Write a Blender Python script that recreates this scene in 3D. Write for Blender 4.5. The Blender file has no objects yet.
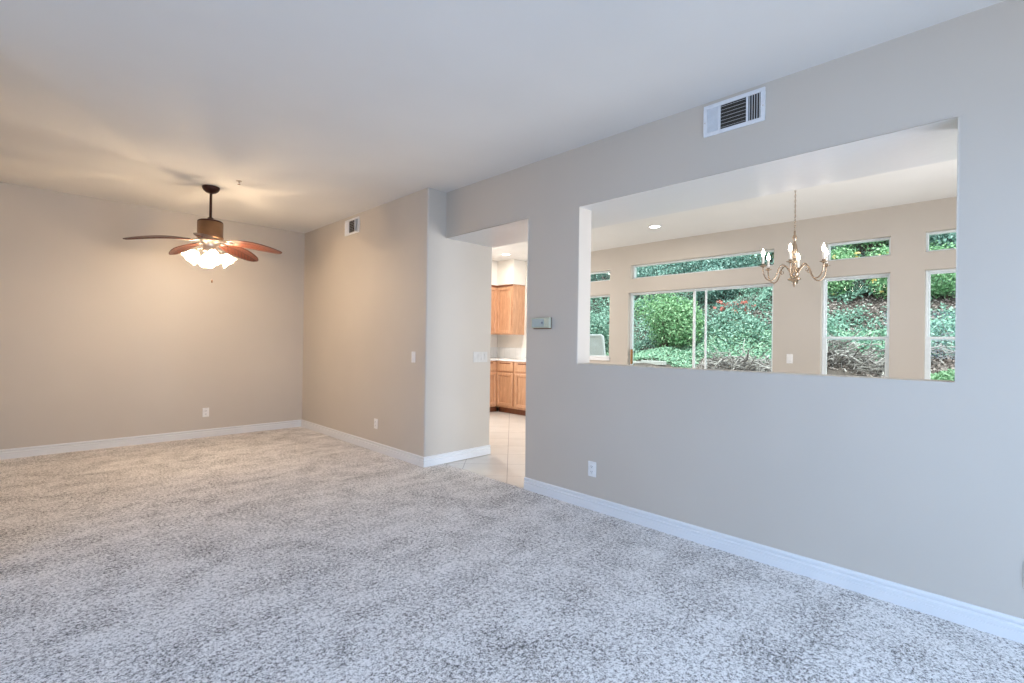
import bpy, bmesh, math, random
import numpy as np
from mathutils import Vector, Matrix
PI = math.pi
sc = bpy.context.scene
C = sc.collection

# ------------------------------------------------------------------ camera
H_EYE = 1.27
cam = bpy.data.cameras.new('camera'); cam_o = bpy.data.objects.new('camera', cam); C.objects.link(cam_o)
cam.sensor_width = 36.0; cam.lens = 482.26 / 1024 * 36.0; cam.clip_start = 0.02; cam.clip_end = 200
def set_cam(yaw, pitch, roll):
    y, p, r = map(math.radians, (yaw, pitch, roll))
    F = Vector((math.sin(y)*math.cos(p), math.cos(y)*math.cos(p), math.sin(p)))
    R = Vector((math.cos(y), -math.sin(y), 0)); U = R.cross(F)
    R2 = R*math.cos(r) + U*math.sin(r); U2 = -R*math.sin(r) + U*math.cos(r)
    M = Matrix((R2, U2, -F)).transposed().to_4x4(); M.translation = (0, 0, H_EYE)
    cam_o.matrix_world = M
set_cam(44.981, 0.179, 0.841)
sc.camera = cam_o

# ------------------------------------------------------------------ world, exposure, daylight
sc.view_settings.view_transform = 'Standard'; sc.view_settings.look = 'None'
sc.view_settings.gamma = 1.0; sc.view_settings.use_curve_mapping = False
sc.view_settings.exposure = 0.0
sc.display_settings.display_device = 'sRGB'
w = bpy.data.worlds.new('sky'); sc.world = w; w.use_nodes = True
bg = w.node_tree.nodes['Background']; bg.inputs[0].default_value = (0.90, 0.94, 1.0, 1); bg.inputs[1].default_value = 2.5
def sun(rx, rz, energy, color, angle):
    l = bpy.data.lights.new('sun', 'SUN'); l.energy = energy; l.color = color; l.angle = math.radians(angle)
    o = bpy.data.objects.new('sun', l); o.rotation_euler = (math.radians(rx), 0, math.radians(rz)); C.objects.link(o)
sun(38, -60, 3.0, (1.0, 0.97, 0.9), 8)
def area(name, loc, direction, sx, sy, energy, color, spread=180):
    l = bpy.data.lights.new(name, 'AREA'); l.shape = 'RECTANGLE'; l.size = sx; l.size_y = sy
    l.energy = energy; l.color = color; l.spread = math.radians(spread)
    o = bpy.data.objects.new(name, l); o.location = loc
    o.rotation_euler = Vector(direction).to_track_quat('-Z', 'Y').to_euler(); C.objects.link(o)
# lamps standing in for daylight at unseen windows; nook and kitchen sides added
area('daylight_window_left', (-2.42, 0.55, 1.35), (1, 0, -.45), 3.0, 1.9, 46, (0.17, 0.49, 1.08), 150)
area('daylight_window_behind', (1.30, -1.86, 1.35), (0, 1, -.55), 2.6, 1.9, 64, (0.32, 0.62, 1.06), 150)
area('nook_side_fill', (5.0, -1.86, 1.35), (-.32, 1, 0), 2.2, 2.0, 75, (0.92, 0.94, 1.0), 120)  # added fill lamp, brightens the nook and the pale passage wall
area('kitchen_side_fill', (4.85, 7.45, 1.5), (0, -1, 0), 1.3, 1.3, 42, (1.0, 0.97, 0.92))  # added fill lamp for the kitchen, its window is unseen

# ------------------------------------------------------------------ node helpers
def new_mat(name):
    m = bpy.data.materials.new(name); m.use_nodes = True
    nt = m.node_tree; b = nt.nodes['Principled BSDF']
    return m, nt, b
def N(nt, typ, **kw):
    n = nt.nodes.new(typ)
    for k, v in kw.items(): setattr(n, k, v)
    return n
def ramp(nt, stops, src):
    r = N(nt, 'ShaderNodeValToRGB'); el = r.color_ramp.elements
    el[0].position, el[0].color = stops[0][0], (*stops[0][1], 1)
    el[1].position, el[1].color = stops[-1][0], (*stops[-1][1], 1)
    for p, c in stops[1:-1]:
        e = el.new(p); e.color = (*c, 1)
    nt.links.new(src, r.inputs[0]); return r.outputs[0]
def noise(nt, scale, detail=3, rough=.55, coord='Object', dist=0.0, stretch=None):
    tc = N(nt, 'ShaderNodeTexCoord'); n = N(nt, 'ShaderNodeTexNoise')
    n.inputs['Scale'].default_value = scale; n.inputs['Detail'].default_value = detail
    n.inputs['Roughness'].default_value = rough; n.inputs['Distortion'].default_value = dist
    if stretch:
        mp = N(nt, 'ShaderNodeMapping'); mp.inputs['Scale'].default_value = stretch
        nt.links.new(tc.outputs[coord], mp.inputs[0]); nt.links.new(mp.outputs[0], n.inputs['Vector'])
    else: nt.links.new(tc.outputs[coord], n.inputs['Vector'])
    return n.outputs['Fac']
def bump(nt, b, h, strength, dist):
    bp = N(nt, 'ShaderNodeBump'); bp.inputs['Strength'].default_value = strength; bp.inputs['Distance'].default_value = dist
    nt.links.new(h, bp.inputs['Height']); nt.links.new(bp.outputs[0], b.inputs['Normal'])
def mixc(nt, fac, a, b, mode='MIX'):
    m = N(nt, 'ShaderNodeMix', data_type='RGBA', blend_type=mode)
    for s, v in ((m.inputs[0], fac), (m.inputs[6], a), (m.inputs[7], b)):
        if hasattr(v, 'node'): nt.links.new(v, s)
        elif isinstance(v, (int, float)): s.default_value = v
        else: s.default_value = (*v, 1)
    return m.outputs[2]
def paint(name, col, rough=.6, bs=.12, spec=.5, nscale=160, bdist=.002):
    m, nt, b = new_mat(name)
    n = noise(nt, 1.3, 2)
    c = ramp(nt, [(.3, tuple(x*.975 for x in col)), (.7, tuple(min(1, x*1.02) for x in col))], n)
    nt.links.new(c, b.inputs['Base Color']); b.inputs['Roughness'].default_value = rough
    b.inputs['Specular IOR Level'].default_value = spec
    if bs: bump(nt, b, noise(nt, nscale, 2), bs, bdist)
    return m
def plain(name, col, rough=.5, metal=0, spec=.5, emit=None, es=0):
    m, nt, b = new_mat(name)
    n = noise(nt, 30, 2)
    c = ramp(nt, [(.3, tuple(x*.95 for x in col)), (.7, tuple(min(1, x*1.03) for x in col))], n)
    nt.links.new(c, b.inputs['Base Color'])
    b.inputs['Roughness'].default_value = rough; b.inputs['Metallic'].default_value = metal
    b.inputs['Specular IOR Level'].default_value = spec
    if emit: b.inputs['Emission Color'].default_value = (*emit, 1); b.inputs['Emission Strength'].default_value = es
    return m

M = {}
M['wall'] = paint('greige_wall_paint', (.545, .49, .425), .55, .15)
M['ceiling'] = paint('flat_ceiling_paint', (.74, .725, .70), .8, .2)
M['soffit'] = paint('satin_soffit_paint', (.635, .63, .635), .32, .25, nscale=26, bdist=.004)
M['cream'] = paint('cream_kitchen_paint', (.80, .75, .68), .6, .1)
M['trim'] = paint('white_trim_enamel', (.74, .74, .745), .3, 0)
M['plastic'] = plain('white_cover_plastic', (.80, .79, .77), .35)
M['plastic_dimmed'] = plain('dimmed_cover_plastic', (.60, .58, .55), .4)  # white plastic darkened to offset the strong light on the passage plate
M['slot'] = plain('dark_slot', (.03, .025, .02), .7)
M['duct_shade'] = plain('dark_duct_shade', (.035, .028, .02), .6)
M['vent'] = plain('white_enamelled_steel', (.72, .73, .75), .35)
M['vinyl'] = plain('white_window_vinyl', (.78, .82, .82), .35)
M['brass'] = plain('polished_antique_brass', (.42, .32, .235), .25, 1)
M['nickel'] = plain('brushed_nickel', (.62, .56, .50), .3, 1)
M['bronze'] = plain('oiled_bronze', (.060, .022, .015), .38, .6)
M['bronze_brown'] = plain('brushed_brown_bronze', (.27, .15, .08), .42, .7)  # lighter brown bronze, the metal's own colour
M['candle'] = plain('ivory_candle_sleeve', (.85, .82, .75), .5)
M['counter'] = plain('white_counter_tile', (.84, .83, .81), .25)
M['therm'] = plain('ivory_green_plastic', (.52, .54, .42), .45)
M['screen'] = plain('pale_blue_display', (.40, .46, .44), .2)
M['patio_white'] = plain('white_patio_resin', (.94, .94, .94), .4)
M['concrete'] = paint('pale_concrete', (.62, .62, .60), .9, .3, nscale=40)
M['bulb'] = plain('glowing_candle_bulb', (1, .95, .85), .3, emit=(1, .90, .74), es=26)
def shade_mat():
    m = bpy.data.materials.new('frosted_lit_glass'); m.use_nodes = True; nt = m.node_tree; nt.nodes.clear()
    out = N(nt, 'ShaderNodeOutputMaterial'); mx = N(nt, 'ShaderNodeMixShader'); ad = N(nt, 'ShaderNodeAddShader')
    t = N(nt, 'ShaderNodeBsdfTransparent'); t.inputs[0].default_value = (1, .97, .92, 1)
    d = N(nt, 'ShaderNodeBsdfTranslucent'); d.inputs[0].default_value = (1, .96, .9, 1)
    e = N(nt, 'ShaderNodeEmission'); e.inputs[0].default_value = (1, .84, .64, 1); e.inputs[1].default_value = 3.5
    nt.links.new(d.outputs[0], ad.inputs[0]); nt.links.new(e.outputs[0], ad.inputs[1]); mx.inputs[0].default_value = .35
    nt.links.new(t.outputs[0], mx.inputs[1]); nt.links.new(ad.outputs[0], mx.inputs[2]); nt.links.new(mx.outputs[0], out.inputs[0])
    return m
M['shade'] = shade_mat()
M['bulb_fan'] = plain('glowing_fan_bulb', (1, .95, .85), .3, emit=(1, .79, .56), es=1380)
M['lamp_disc'] = plain('glowing_downlight_lens', (1, 1, 1), .3, emit=(1, .93, .84), es=9)

def carpet_mat():
    m, nt, b = new_mat('grey_beige_frieze_carpet')
    def mth(op, a_, b_):
        n = N(nt, 'ShaderNodeMath', operation=op)
        for k, v in enumerate((a_, b_)):
            if hasattr(v, 'node'): nt.links.new(v, n.inputs[k])
            else: n.inputs[k].default_value = v
        return n.outputs[0]
    fl = mth('ADD', mth('MULTIPLY', noise(nt, 135, 3, .7, dist=.4), .62), mth('MULTIPLY', noise(nt, 58, 2, .6, dist=.5), .44))
    fl = mth('SUBTRACT', fl, .03)
    blot = noise(nt, 4.4, 6, .68, dist=.3)
    strk = noise(nt, 2.0, 4, .6, stretch=(.6, 2.6, 1))
    k = mth('ADD', fl, mth('MULTIPLY', mth('SUBTRACT', blot, .5), .22))
    k = mth('ADD', k, mth('MULTIPLY', mth('SUBTRACT', strk, .5), .13))
    c = ramp(nt, [(.36, (.07, .063, .06)), (.43, (.30, .275, .26)), (.48, (.60, .56, .535)), (.56, (.90, .865, .84))], k)
    nt.links.new(c, b.inputs['Base Color'])
    b.inputs['Roughness'].default_value = 1; b.inputs['Specular IOR Level'].default_value = .05
    b.inputs['Sheen Weight'].default_value = .2
    bump(nt, b, fl, .8, .010)
    return m
M['carpet'] = carpet_mat()

def tile_mat(name, size, base, grout, off, rot=45, rough=.22, gw=.006):
    m, nt, b = new_mat(name)
    tc = N(nt, 'ShaderNodeTexCoord')
    mp = N(nt, 'ShaderNodeMapping'); mp.vector_type = 'POINT'
    mp.inputs['Rotation'].default_value = (0, 0, math.radians(rot)); mp.inputs['Location'].default_value = (*off, 0)
    nt.links.new(tc.outputs['Object'], mp.inputs[0])
    br = N(nt, 'ShaderNodeTexBrick'); br.offset = 0; br.squash = 1
    br.inputs['Scale'].default_value = 1; br.inputs['Brick Width'].default_value = size; br.inputs['Row Height'].default_value = size
    br.inputs['Mortar Size'].default_value = gw/2; br.inputs['Mortar Smooth'].default_value = .1
    br.inputs['Color1'].default_value = (*base, 1); br.inputs['Color2'].default_value = (*[x*.96 for x in base], 1)
    br.inputs['Mortar'].default_value = (*grout, 1); br.inputs['Bias'].default_value = 0
    nt.links.new(mp.outputs[0], br.inputs['Vector'])
    v = ramp(nt, [(.3, (.93, .92, .91)), (.7, (1, 1, 1))], noise(nt, 5, 5))
    nt.links.new(mixc(nt, 1.0, br.outputs['Color'], v, 'MULTIPLY'), b.inputs['Base Color'])
    b.inputs['Roughness'].default_value = rough
    bump(nt, b, br.outputs['Fac'], .3, -.002)
    return m
M['tile'] = tile_mat('beige_ceramic_floor_tile', .452, (.78, .745, .70), (.40, .38, .36), (0.03, -.115))
M['backsplash'] = tile_mat('white_backsplash_tile', .15, (.86, .86, .84), (.6, .6, .58), (0, 0), 0, .2, .004)

def wood_mat(name, c1, c2, stretch, scale=6, rough=.35, coat=.2):
    m, nt, b = new_mat(name)
    n = noise(nt, scale, 5, .6, dist=1.2, stretch=stretch)
    nt.links.new(ramp(nt, [(.3, c1), (.7, c2)], n), b.inputs['Base Color'])
    b.inputs['Roughness'].default_value = rough; b.inputs['Coat Weight'].default_value = coat
    return m
M['oak'] = wood_mat('honey_maple_wood', (.50, .255, .135), (.70, .40, .235), (6, 6, .7))
M['oak_dark'] = wood_mat('dark_toe_kick_wood', (.17, .05, .02), (.24, .085, .035), (4, 4, 1))
M['blade'] = wood_mat('carved_mahogany_blade', (.085, .020, .010), (.27, .085, .045), (3, 3, 1), 11, .35, .3)

def blade_mat():
    m, nt, b = new_mat('carved_mahogany_leaf_blade')
    tc = N(nt, 'ShaderNodeTexCoord'); sp = N(nt, 'ShaderNodeSeparateXYZ'); nt.links.new(tc.outputs['Object'], sp.inputs[0])
    def mth(op, *a_):
        n = N(nt, 'ShaderNodeMath', operation=op)
        for k, v in enumerate(a_):
            if hasattr(v, 'node'): nt.links.new(v, n.inputs[k])
            else: n.inputs[k].default_value = v
        return n.outputs[0]
    y = mth('ABSOLUTE', mth('SUBTRACT', sp.outputs[1], .012))
    ph = mth('ADD', sp.outputs[0], mth('MULTIPLY', y, -1.35))
    v = mth('POWER', mth('ABSOLUTE', mth('SINE', mth('MULTIPLY', ph, 62.0))), .45)
    mid = mth('MINIMUM', mth('MULTIPLY', y, 130.0), 1.0)
    carve = mth('MULTIPLY', v, mid)
    g = ramp(nt, [(.3, (.07, .017, .008)), (.7, (.19, .055, .028))], noise(nt, 16, 5, .6, dist=1.0, stretch=(1, 5, 5)))
    nt.links.new(mixc(nt, carve, (.03, .008, .005), g), b.inputs['Base Color'])
    b.inputs['Roughness'].default_value = .38; b.inputs['Coat Weight'].default_value = .25
    bump(nt, b, carve, .6, .004)
    return m
M['blade'] = blade_mat()

def glass_mat():
    m = bpy.data.materials.new('clear_window_glass'); m.use_nodes = True; nt = m.node_tree; nt.nodes.clear()
    out = N(nt, 'ShaderNodeOutputMaterial'); mx = N(nt, 'ShaderNodeMixShader')
    t = N(nt, 'ShaderNodeBsdfTransparent'); t.inputs[0].default_value = (.91, .97, .955, 1)
    g = N(nt, 'ShaderNodeBsdfGlossy'); g.inputs['Roughness'].default_value = .02
    mx.inputs[0].default_value = .010
    nt.links.new(t.outputs[0], mx.inputs[1]); nt.links.new(g.outputs[0], mx.inputs[2]); nt.links.new(mx.outputs[0], out.inputs[0])
    return m
M['glass'] = glass_mat()

def leaf_mat(name, a, b_, c_=None):
    m, nt, b = new_mat(name)
    g = N(nt, 'ShaderNodeNewGeometry')
    stops = [(0, a), (1, b_)] if c_ is None else [(0, a), (.6, b_), (1, c_)]
    nt.links.new(ramp(nt, stops, g.outputs['Random Per Island']), b.inputs['Base Color'])
    b.inputs['Roughness'].default_value = .5
    return m
M['ivy'] = leaf_mat('blue_green_ivy_leaves', (0.08, 0.19, 0.14), (0.25, 0.46, 0.36), (0.5, 0.72, 0.6))
M['ivy_light'] = leaf_mat('fresh_ground_cover_leaves', (0.16, 0.36, 0.24), (0.36, 0.6, 0.42), (0.6, 0.82, 0.6))
M['teal'] = leaf_mat('grey_green_willowy_leaves', (0.07, 0.17, 0.15), (0.25, 0.45, 0.39), (0.52, 0.72, 0.65))
M['bright'] = leaf_mat('bright_green_leaves', (0.09, 0.24, 0.09), (0.28, 0.53, 0.27), (0.54, 0.78, 0.45))
M['yellowgreen'] = leaf_mat('yellow_green_leaves', (0.2, 0.36, 0.13), (0.46, 0.63, 0.28), (0.75, 0.8, 0.45))
M['grass'] = leaf_mat('lawn_grass_blades', (.22, .42, .24), (.50, .74, .48))
M['red'] = leaf_mat('red_blossom_petals', (.55, .10, .08), (.75, .25, .20))
M['yellow'] = leaf_mat('yellow_blossom_petals', (.72, .52, .15), (.85, .68, .34))
M['litter'] = leaf_mat('dry_fallen_leaves', (.16, .12, .11), (.42, .34, .32), (.62, .54, .52))
M['twig'] = leaf_mat('grey_dry_wood', (0.1, 0.085, 0.08), (0.38, 0.34, 0.33), (0.8, 0.76, 0.74))
M['bark'] = plain('brown_bark', (.13, .09, .07), .9)
M['soil'] = paint('leaf_litter_soil', (.13, .105, .095), .95, .8, nscale=18, bdist=.03)
M['handle'] = plain('brown_bronze_handle', (.33, .17, .07), .35, .5)

# ------------------------------------------------------------------ mesh helpers
def link(name, bm, mat, parent=None, smooth=False, loc=None):
    me = bpy.data.meshes.new(name); bmesh.ops.recalc_face_normals(bm, faces=bm.faces)
    bm.to_mesh(me); bm.free()
    o = bpy.data.objects.new(name, me); C.objects.link(o)
    if mat is not None: me.materials.append(mat)
    if smooth: me.polygons.foreach_set('use_smooth', [True]*len(me.polygons))
    if parent is not None: o.parent = parent
    if loc: o.location = loc
    return o
def thing(name, label, cat, loc=(0, 0, 0), rotz=0, group=None):
    o = bpy.data.objects.new(name, None); C.objects.link(o); o.location = loc; o.rotation_euler = (0, 0, rotz)
    o.empty_display_size = .1
    o['label'] = label; o['category'] = cat
    if group: o['group'] = group
    return o
def tag(o, label, cat, group=None, kind=None):
    o['label'] = label; o['category'] = cat
    if group: o['group'] = group
    if kind: o['kind'] = kind
    return o
def struct(o, label=None, cat=None):
    o['kind'] = 'structure'
    if label: o['label'] = label
    if cat: o['category'] = cat
    return o
def B(): return bmesh.new()
def box(bm, x0, x1, y0, y1, z0, z1, bev=0, seg=2):
    r = bmesh.ops.create_cube(bm, size=1)
    for v in r['verts']:
        v.co = Vector((x0 + (v.co.x+.5)*(x1-x0), y0 + (v.co.y+.5)*(y1-y0), z0 + (v.co.z+.5)*(z1-z0)))
    if bev:
        es = {e for v in r['verts'] for e in v.link_edges}
        bmesh.ops.bevel(bm, geom=list(es), offset=bev, segments=seg, profile=.5, affect='EDGES')
def lathe(bm, prof, seg=32, mat=None, cap=True):
    rings = []
    for r, z in prof:
        ring = []
        for k in range(seg):
            a = 2*PI*k/seg; p = Vector((r*math.cos(a), r*math.sin(a), z))
            if mat: p = mat @ p
            ring.append(bm.verts.new(p))
        rings.append(ring)
    for a, b in zip(rings, rings[1:]):
        for k in range(seg): bm.faces.new((a[k], a[(k+1) % seg], b[(k+1) % seg], b[k]))
    if cap:
        bm.faces.new(rings[0][::-1]); bm.faces.new(rings[-1])
def tube(bm, pts, rad, seg=10):
    pts = [Vector(p) for p in pts]; n = len(pts)
    rads = rad if isinstance(rad, (list, tuple)) else [rad]*n
    t0 = (pts[1]-pts[0]).normalized(); ref = Vector((0, 0, 1)) if abs(t0.z) < .9 else Vector((1, 0, 0))
    u = t0.cross(ref).normalized(); rings = []
    for i, p in enumerate(pts):
        t = (pts[min(i+1, n-1)] - pts[max(i-1, 0)]).normalized()
        u = (u - t*u.dot(t)).normalized(); v = t.cross(u)
        rings.append([bm.verts.new(p + (u*math.cos(2*PI*k/seg) + v*math.sin(2*PI*k/seg))*rads[i]) for k in range(seg)])
    for a, b in zip(rings, rings[1:]):
        for k in range(seg): bm.faces.new((a[k], a[(k+1) % seg], b[(k+1) % seg], b[k]))
    bm.faces.new(rings[0][::-1]); bm.faces.new(rings[-1])
def wall(name, axis, c, t, a0, a1, z0, z1, holes, mat, bev=.012, rmat=None):
    """slab in plane axis=c .. c+t, spanning a0..a1 on the other axis, with rectangular holes"""
    bm = B()
    A = sorted({a0, a1, *[h[0] for h in holes], *[h[1] for h in holes]})
    Z = sorted({z0, z1, *[h[2] for h in holes], *[h[3] for h in holes]})
    def P(a, z, d): return (c+d, a, z) if axis == 'x' else (a, c+d, z)
    def hole(a, z): return any(h[0] < a < h[1] and h[2] < z < h[3] for h in holes)
    vs = {}
    def V(i, j, d):
        k = (i, j, d)
        if k not in vs: vs[k] = bm.verts.new(P(A[i], Z[j], d))
        return vs[k]
    solid = {(i, j): not hole((A[i]+A[i+1])/2, (Z[j]+Z[j+1])/2) for i in range(len(A)-1) for j in range(len(Z)-1)}
    reveal = []
    for (i, j), s in solid.items():
        if not s: continue
        for d in (0, t): bm.faces.new((V(i, j, d), V(i+1, j, d), V(i+1, j+1, d), V(i, j+1, d)))
        for (di, dj, p, q) in ((-1, 0, (i, j), (i, j+1)), (1, 0, (i+1, j), (i+1, j+1)), (0, -1, (i, j), (i+1, j)), (0, 1, (i, j+1), (i+1, j+1))):
            if not solid.get((i+di, j+dj), False):
                bm.faces.new((V(*p, 0), V(*q, 0), V(*q, t), V(*p, t)))
                if (i+di, j+dj) in solid: reveal.append((V(*p, 0), V(*q, 0)))
    if rmat is not None:
        bm.normal_update()
        for f in bm.faces:
            c_ = f.calc_center_median(); inside = [h for h in holes if h[0]-1e-3 <= c_[1 if axis == 'x' else 0] <= h[1]+1e-3 and h[2]-1e-3 <= c_.z <= h[3]+1e-3]
            if inside and abs(f.normal.z) > .5 and c_.z > 2 and abs(c_[0 if axis == 'x' else 1]-c-t/2) < 1e-3: f.material_index = 1
    if bev:
        es = [bm.edges.get(e) for e in reveal]
        bmesh.ops.bevel(bm, geom=[e for e in es if e], offset=bev, segments=3, profile=.5, affect='EDGES')
    o = link(name, bm, mat)
    if rmat is not None: o.data.materials.append(rmat)
    return struct(o)
def slab(name, x0, x1, y0, y1, z0, z1, mat, edges=None, bev=0):
    bm = B(); box(bm, x0, x1, y0, y1, z0, z1)
    if edges:
        es = [e for e in bm.edges if edges(e.verts[0].co, e.verts[1].co)]
        bmesh.ops.bevel(bm, geom=es, offset=bev, segments=4, profile=.5, affect='EDGES')
    return struct(link(name, bm, mat))

# ------------------------------------------------------------------ room dimensions (metres)
VB, VT, VS, VF = 3.073, 3.235, 3.74, 6.70         # right wall face / its far face / soffit edge / far wall face
UB, UK = 7.187, 7.13                              # back wall, kitchen end wall
XA, UW = 2.841, 4.078                             # dining side wall, its outer corner
HC, HO = 2.837, 2.36                              # ceiling, opening head
UJ = 2.888                                        # doorway jamb
XL, XD, UN = -2.30, -.245, -1.70                  # living left wall, dining left wall, wall behind
UD = 3.75                                         # where the dining left wall starts

slab('floor_carpet', XL, VB, UN, UB, -.12, 0, M['carpet'])
slab('floor_tile', VB, VF, UN, UK, -.12, -.008, M['tile'])
slab('ceiling', XL-.2, VF+.2, UN-.2, UB+.2, HC, HC+.15, M['ceiling'])
wall('wall_right', 'x', VB, VT-VB, UN, UW, -.008, HC, [(UJ, UW, -.008, HO), (.131, 2.339, 1.116, HO)], M['wall'], .010, M['soffit'])
slab('ceiling_soffit', VT, VS, UN, UW, HO, HC, M['soffit'])
slab('wall_dining_side', XA, VS, UW, UB, -.008, HC, M['wall'],
     lambda a, b: abs(a.z-b.z) > .5 and a.y < UW+.01, .018)
slab('wall_back', XD-.2, XA, UB, UB+.15, -.12, HC, M['wall'])
slab('wall_dining_left', XL-.2, XD, UD, UB, -.12, HC, M['wall'])
wall('wall_left', 'x', XL-.2, .2, UN, UD, -.12, HC, [(-.95, 2.05, .35, 2.35)], M['wall'], 0)
wall('wall_behind', 'y', UN-.2, .2, XL-.2, VF+.2, -.12, HC, [(0., 2.6, .35, 2.35), (3.9, 6.1, .35, 2.35)], M['wall'], 0)
wall('wall_kitchen_end', 'y', UK, .2, VS, VF+.2, -.12, HC, [(4.2, 5.5, .95, 2.15)], M['cream'], 0)
FT = .16
WINS = dict(w1=(4.46, 5.35, 1.06, 2.085), c1=(4.46, 5.35, 2.32, 2.49), door=(2.00, 4.11, 0, 2.09), c2=(2.0, 4.07, 2.31, 2.525),
            w3=(.82, 1.475, .55, 2.11), c3=(.82, 1.43, 2.30, 2.515), w4=(-.13, .528, .55, 2.11), c4=(-.13, .528, 2.30, 2.515))
wall('wall_far', 'x', VF, FT, UN, UK+.2, -.12, HC, [(a, b, max(c, -.008), d) for a, b, c, d in WINS.values()], M['wall'], .006)

# baseboards: moulded profile swept along each wall, mitred at the corners
PROF = [(0, 0), (.016, 0), (.016, .045), (.0125, .047), (.0125, .051), (.016, .053), (.016, .066), (.0065, .072), (.0065, .079), (.0135, .084), (.0125, .096), (.007, .102), (0, .102)]
def baseboard(name, p, q, nrm, m0=0, m1=0):
    """p,q: ends on the wall line; nrm: direction into the room; m: +1 outside corner, -1 inside corner"""
    bm = B(); p = Vector((*p, 0)); q = Vector((*q, 0)); n = Vector((*nrm, 0)); t = (q-p).normalized()
    a = [bm.verts.new(p + n*d - t*d*m0 + Vector((0, 0, z))) for d, z in PROF]
    b = [bm.verts.new(q + n*d + t*d*m1 + Vector((0, 0, z))) for d, z in PROF]
    k = len(PROF)
    for i in range(k): bm.faces.new((a[i], a[(i+1) % k], b[(i+1) % k], b[i]))
    bm.faces.new(a[::-1]); bm.faces.new(b)
    return struct(link(name, bm, M['trim']))
baseboard('baseboard_right', (VB, UN), (VB, UJ), (-1, 0), -1, 0)
baseboard('baseboard_dining_side', (XA, UB), (XA, UW), (-1, 0), -1, 1)
baseboard('baseboard_passage', (XA, UW), (VS, UW), (0, -1), 1, 0)
baseboard('baseboard_back', (XD, UB), (XA, UB), (0, -1), -1, -1)
baseboard('baseboard_dining_left', (XD, UD), (XD, UB), (1, 0), 1, -1)
baseboard('baseboard_stub', (XL, UD), (XD, UD), (0, -1), -1, 1)
baseboard('baseboard_left', (XL, UN), (XL, UD), (1, 0), -1, -1)
baseboard('baseboard_behind', (XL, UN), (VB, UN), (0, 1), -1, -1)
baseboard('baseboard_far', (VF, UN), (VF, 2.0), (-1, 0), -1, 0)

# ------------------------------------------------------------------ windows in the far wall
def frame_x(bm, x0, x1, y0, y1, z0, z1, w_):
    box(bm, x0, x1, y0, y0+w_, z0, z1, .003, 1); box(bm, x0, x1, y1-w_, y1, z0, z1, .003, 1)
    box(bm, x0, x1, y0+w_, y1-w_, z0, z0+w_, .003, 1); box(bm, x0, x1, y0+w_, y1-w_, z1-w_, z1, .003, 1)
win_n = 0
def window(key, rail=None, fw=.022, label=None):
    global win_n
    win_n += 1
    a, b, z0, z1 = WINS[key]
    r = bpy.data.objects.new('window_%d' % win_n, None); C.objects.link(r); r.location = (VF+.10, (a+b)/2, z0); r['kind'] = 'structure'
    if label: r['label'] = label
    cy = (a+b)/2; a -= cy; b -= cy; h = z1-z0
    bm = B(); frame_x(bm, -.03, .04, a, b, 0, h, fw); link('window_frame', bm, M['vinyl'], r)
    if rail is None:
        bm = B(); box(bm, .0, .006, a+fw-.004, b-fw+.004, fw-.004, h-fw+.004); link('glass_pane', bm, M['glass'], r)
    else:
        rz = rail-z0
        s = bpy.data.objects.new('upper_sash', None)
        bm = B(); frame_x(bm, .008, .034, a+fw, b-fw, rz-.018, h-fw, .016); s = link('upper_sash', bm, M['vinyl'], r)
        bm = B(); box(bm, .018, .024, a+fw+.012, b-fw-.012, rz, h-fw-.012); link('glass_pane', bm, M['glass'], s)
        bm = B(); frame_x(bm, -.026, .004, a+fw, b-fw, fw, rz+.022, .026); s = link('lower_sash', bm, M['vinyl'], r)
        bm = B(); box(bm, -.014, -.008, a+fw+.02, b-fw-.02, fw+.02, rz); link('glass_pane', bm, M['glass'], s)
    return r
w1 = window('w1', label='kitchen window at the left end of the pass-through view')
bm = B(); box(bm, -.125, -.03, -.46, .46, -.006, .008, .003, 2); box(bm, -.118, -.1005, -.46, .46, -.055, -.006, .002, 2); link('window_sill', bm, M['trim'], w1)
window('c1', label='short clerestory above the kitchen window')
window('c2', label='long clerestory above the sliding glass door')
window('c3', label='clerestory above the single-hung window beside the chandelier')
window('w3', 1.38, label='single-hung window right of the chandelier')
window('c4', label='clerestory nearest the right edge of the pass-through')
window('w4', 1.38, label='single-hung window nearest the right edge of the pass-through')
# sliding glass door
a, b, z0, z1 = WINS['door']
dr = bpy.data.objects.new('door_1', None); C.objects.link(dr); dr.location = (VF+.09, (a+b)/2, 0); dr['kind'] = 'structure'
dr['label'] = 'white sliding glass door to the garden, below the long clerestory'
cy = (a+b)/2; a -= cy; b -= cy
bm = B(); frame_x(bm, -.03, .06, a, b, -.008, z1, .018); link('door_frame', bm, M['vinyl'], dr)
mid = 3.07-cy
for nm, y0, y1, x in (('sliding_panel', mid-.02, b-.018, -.012), ('fixed_panel', a+.018, mid+.015, .026)):
    bm = B()
    ww = .034 if nm == 'sliding_panel' else .026
    box(bm, x-.014, x+.014, y0, y0+ww, .024, z1-.018, .003, 1); box(bm, x-.014, x+.014, y1-ww*.6, y1, .024, z1-.018, .003, 1)
    box(bm, x-.014, x+.014, y0+ww, y1-ww*.6, .024, .10, .003, 1); box(bm, x-.014, x+.014, y0+ww, y1-ww*.6, z1-.034, z1-.018, .003, 1)
    p = link(nm, bm, M['vinyl'], dr)
    bm = B(); box(bm, x-.003, x+.003, y0+ww-.004, y1-ww*.6+.004, .096, z1-.030); link('glass_pane', bm, M['glass'], p)
bm = B()
box(bm, .008, .036, 2.90-cy, 2.925-cy, .024, z1-.018, .003, 1); link('interlock_stile', bm, M['vinyl'], dr)
bm = B(); box(bm, -.085, -.05, b-.075, b-.045, .965, 1.20, .008, 3)
box(bm, -.052, -.04, b-.068, b-.052, .99, 1.02); box(bm, -.052, -.04, b-.068, b-.052, 1.14, 1.17)
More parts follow.
